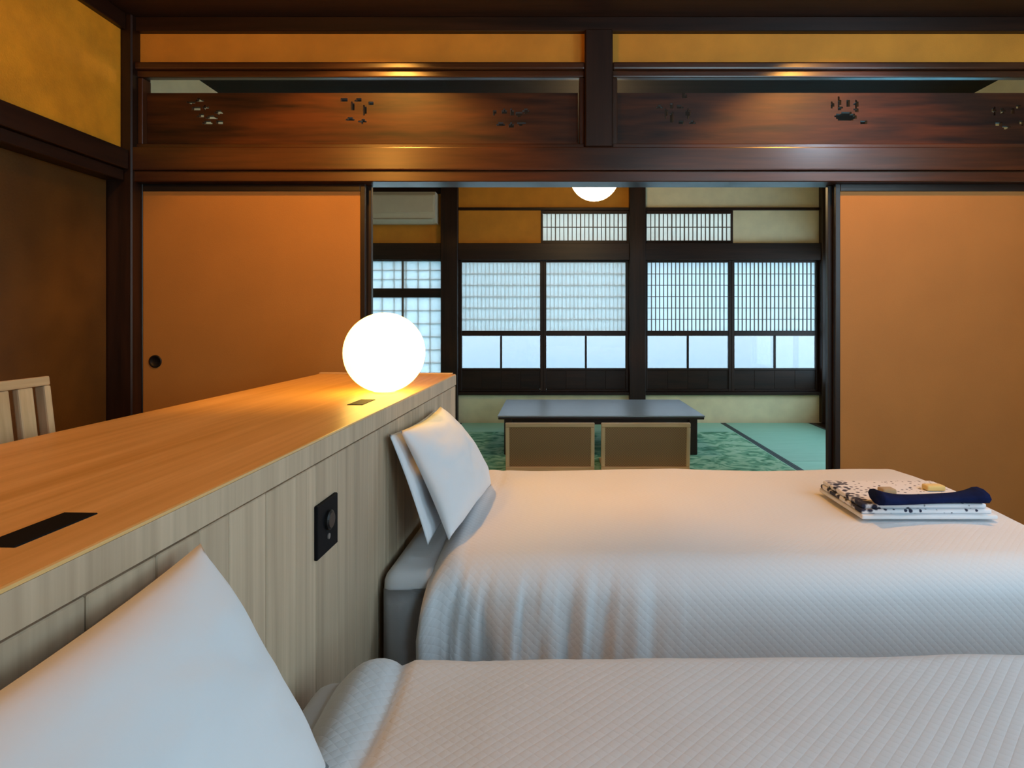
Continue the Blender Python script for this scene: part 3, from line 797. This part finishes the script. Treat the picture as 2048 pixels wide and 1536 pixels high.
# folded robe and sash on the far bed
r = thing('folded_robe', (1.145, 2.01, .537), label='white robe with dark dotted print, folded on the far bed', cat='robe')
for i, (sx, sy, ox, oy) in enumerate(((.205, .150, 0, 0), (.198, .143, -.004, .004), (.190, .136, -.006, .006))):
    bm = bmesh.new(); add_box(bm, -sx + ox, sx + ox, -sy + oy, sy + oy, .014 * i, .014 * i + .0138, .006, 3)
    link('fold', bm, 'robe' if i else 'white', r, smooth=True)
s = thing('cloth_belt', (1.155, 1.885, .5795), label='navy blue belt laid in a band across the folded robe', cat='belt')
bm = bmesh.new()
n = 24
for i in range(n + 1):
    t = -1 + 2 * i / n
    hw = .028 + .022 * abs(t) ** 3; hh = .022 + .014 * abs(t) ** 4
    for k in range(10):
        a = 2 * math.pi * k / 10
        bm.verts.new((t * .165, hw * math.cos(a) + .012 * math.sin(t * 2), max(0, hh * (1 + math.sin(a)) * .62)))
bm.verts.ensure_lookup_table()
for i in range(n):
    for k in range(10):
        bm.faces.new((bm.verts[i * 10 + k], bm.verts[i * 10 + (k + 1) % 10], bm.verts[(i + 1) * 10 + (k + 1) % 10], bm.verts[(i + 1) * 10 + k]))
bm.faces.new(bm.verts[:10][::-1]); bm.faces.new(bm.verts[-10:])
link('band', bm, 'navy', s, smooth=True)
for nm_, mt, x, y_, sx, sy, lb in (('folded_cloth', 'tan', 1.085, 1.99, .022, .02, 'small tan folded cloth lying on the white robe'), ('folded_cloth', 'yellow', 1.26, 2.03, .03, .018, 'small yellow folded cloth at the right end of the robe')):
    bm = bmesh.new(); add_box(bm, -sx, sx, -sy, sy, 0, .018, .006, 2)
    link(nm_, bm, mt, smooth=True, loc=(x, y_, .5795), label=lb, cat='cloth')

# ------------------------------------------------------------------ desk chair behind the counter
ch = thing('slat_chair', (-1.22, 1.30, 0), label='pale wooden slat back chair on the far side of the counter', cat='chair')
lean = math.radians(6.5)
R = Matrix.Rotation(lean, 3, 'Y')
def back(nm_, mt, y0_, y1_, z0_, z1_, t=.011):
    bm = bmesh.new(); add_box(bm, -t, t, y0_, y1_, z0_ - .6, z1_ - .6, .004, 2)
    bmesh.ops.rotate(bm, verts=bm.verts, cent=(0, 0, 0), matrix=Matrix.Rotation(-lean, 3, 'Y'))
    bm.transform(Matrix.Translation((.012, 0, .6)))
    link(nm_, bm, mt, ch)
back('top_rail', 'oakY', -.233, .233, .980, 1.003, .013)
for s in (-1, 1): back('back_stile', 'oakZ', min(s * .233, s * .213), max(s * .233, s * .213), .605, .980, .013)
for i in range(6):
    yc = .165 - i * .066
    back('slat', 'oakZ', yc - .021, yc + .021, .64, .980, .008)
back('lower_rail', 'oakY', -.213, .213, .612, .64, .012)
box('seat', 'oakX', -.01, .40, -.235, .235, .57, .602, ch, bevel=.008, seg=2)
for x in (.02, .36):
    for y_ in (-.20, .20):
        box('leg', 'oakZ', x - .017, x + .017, y_ - .017, y_ + .017, 0, .57, ch, bevel=.004)
for y_ in (-.20, .20): box('stretcher', 'oakX', .037, .343, y_ - .01, y_ + .01, .20, .225, ch)

# ceiling downlights (just above the picture)
for i, (x, y) in enumerate(DL):
    d = thing('downlight', (x, y, 2.60), label='small recessed ceiling downlight ' + ('before the left sliding door' if i == 0 else 'before the right sliding door'), cat='light')
    bm = bmesh.new(); lathe(bm, [(.050, 0), (.050, -.006), (.040, -.006), (.040, -.002)], 28); link('trim_ring', bm, 'iron', d)

for x, y, w_ in ((-1.38, .60, 'over the desk chair'), (2.33, .60, 'by the right wall'), (1.95, 1.45, 'added with the cool fill light over the foot of the beds')):  # last holder is added to go with the cool fill light
    d = thing('ceiling_lamp', (x, y, 2.60), label='small ceiling lamp holder ' + w_, cat='lamp')
    bm = bmesh.new(); lathe(bm, [(.045, -.02), (.05, -.0005)], 24); link('ceiling_rose', bm, 'iron', d)
    bm = bmesh.new(); lathe(bm, [(.022, -.05), (.018, -.0205)], 20); link('lamp_holder', bm, 'iron', d)
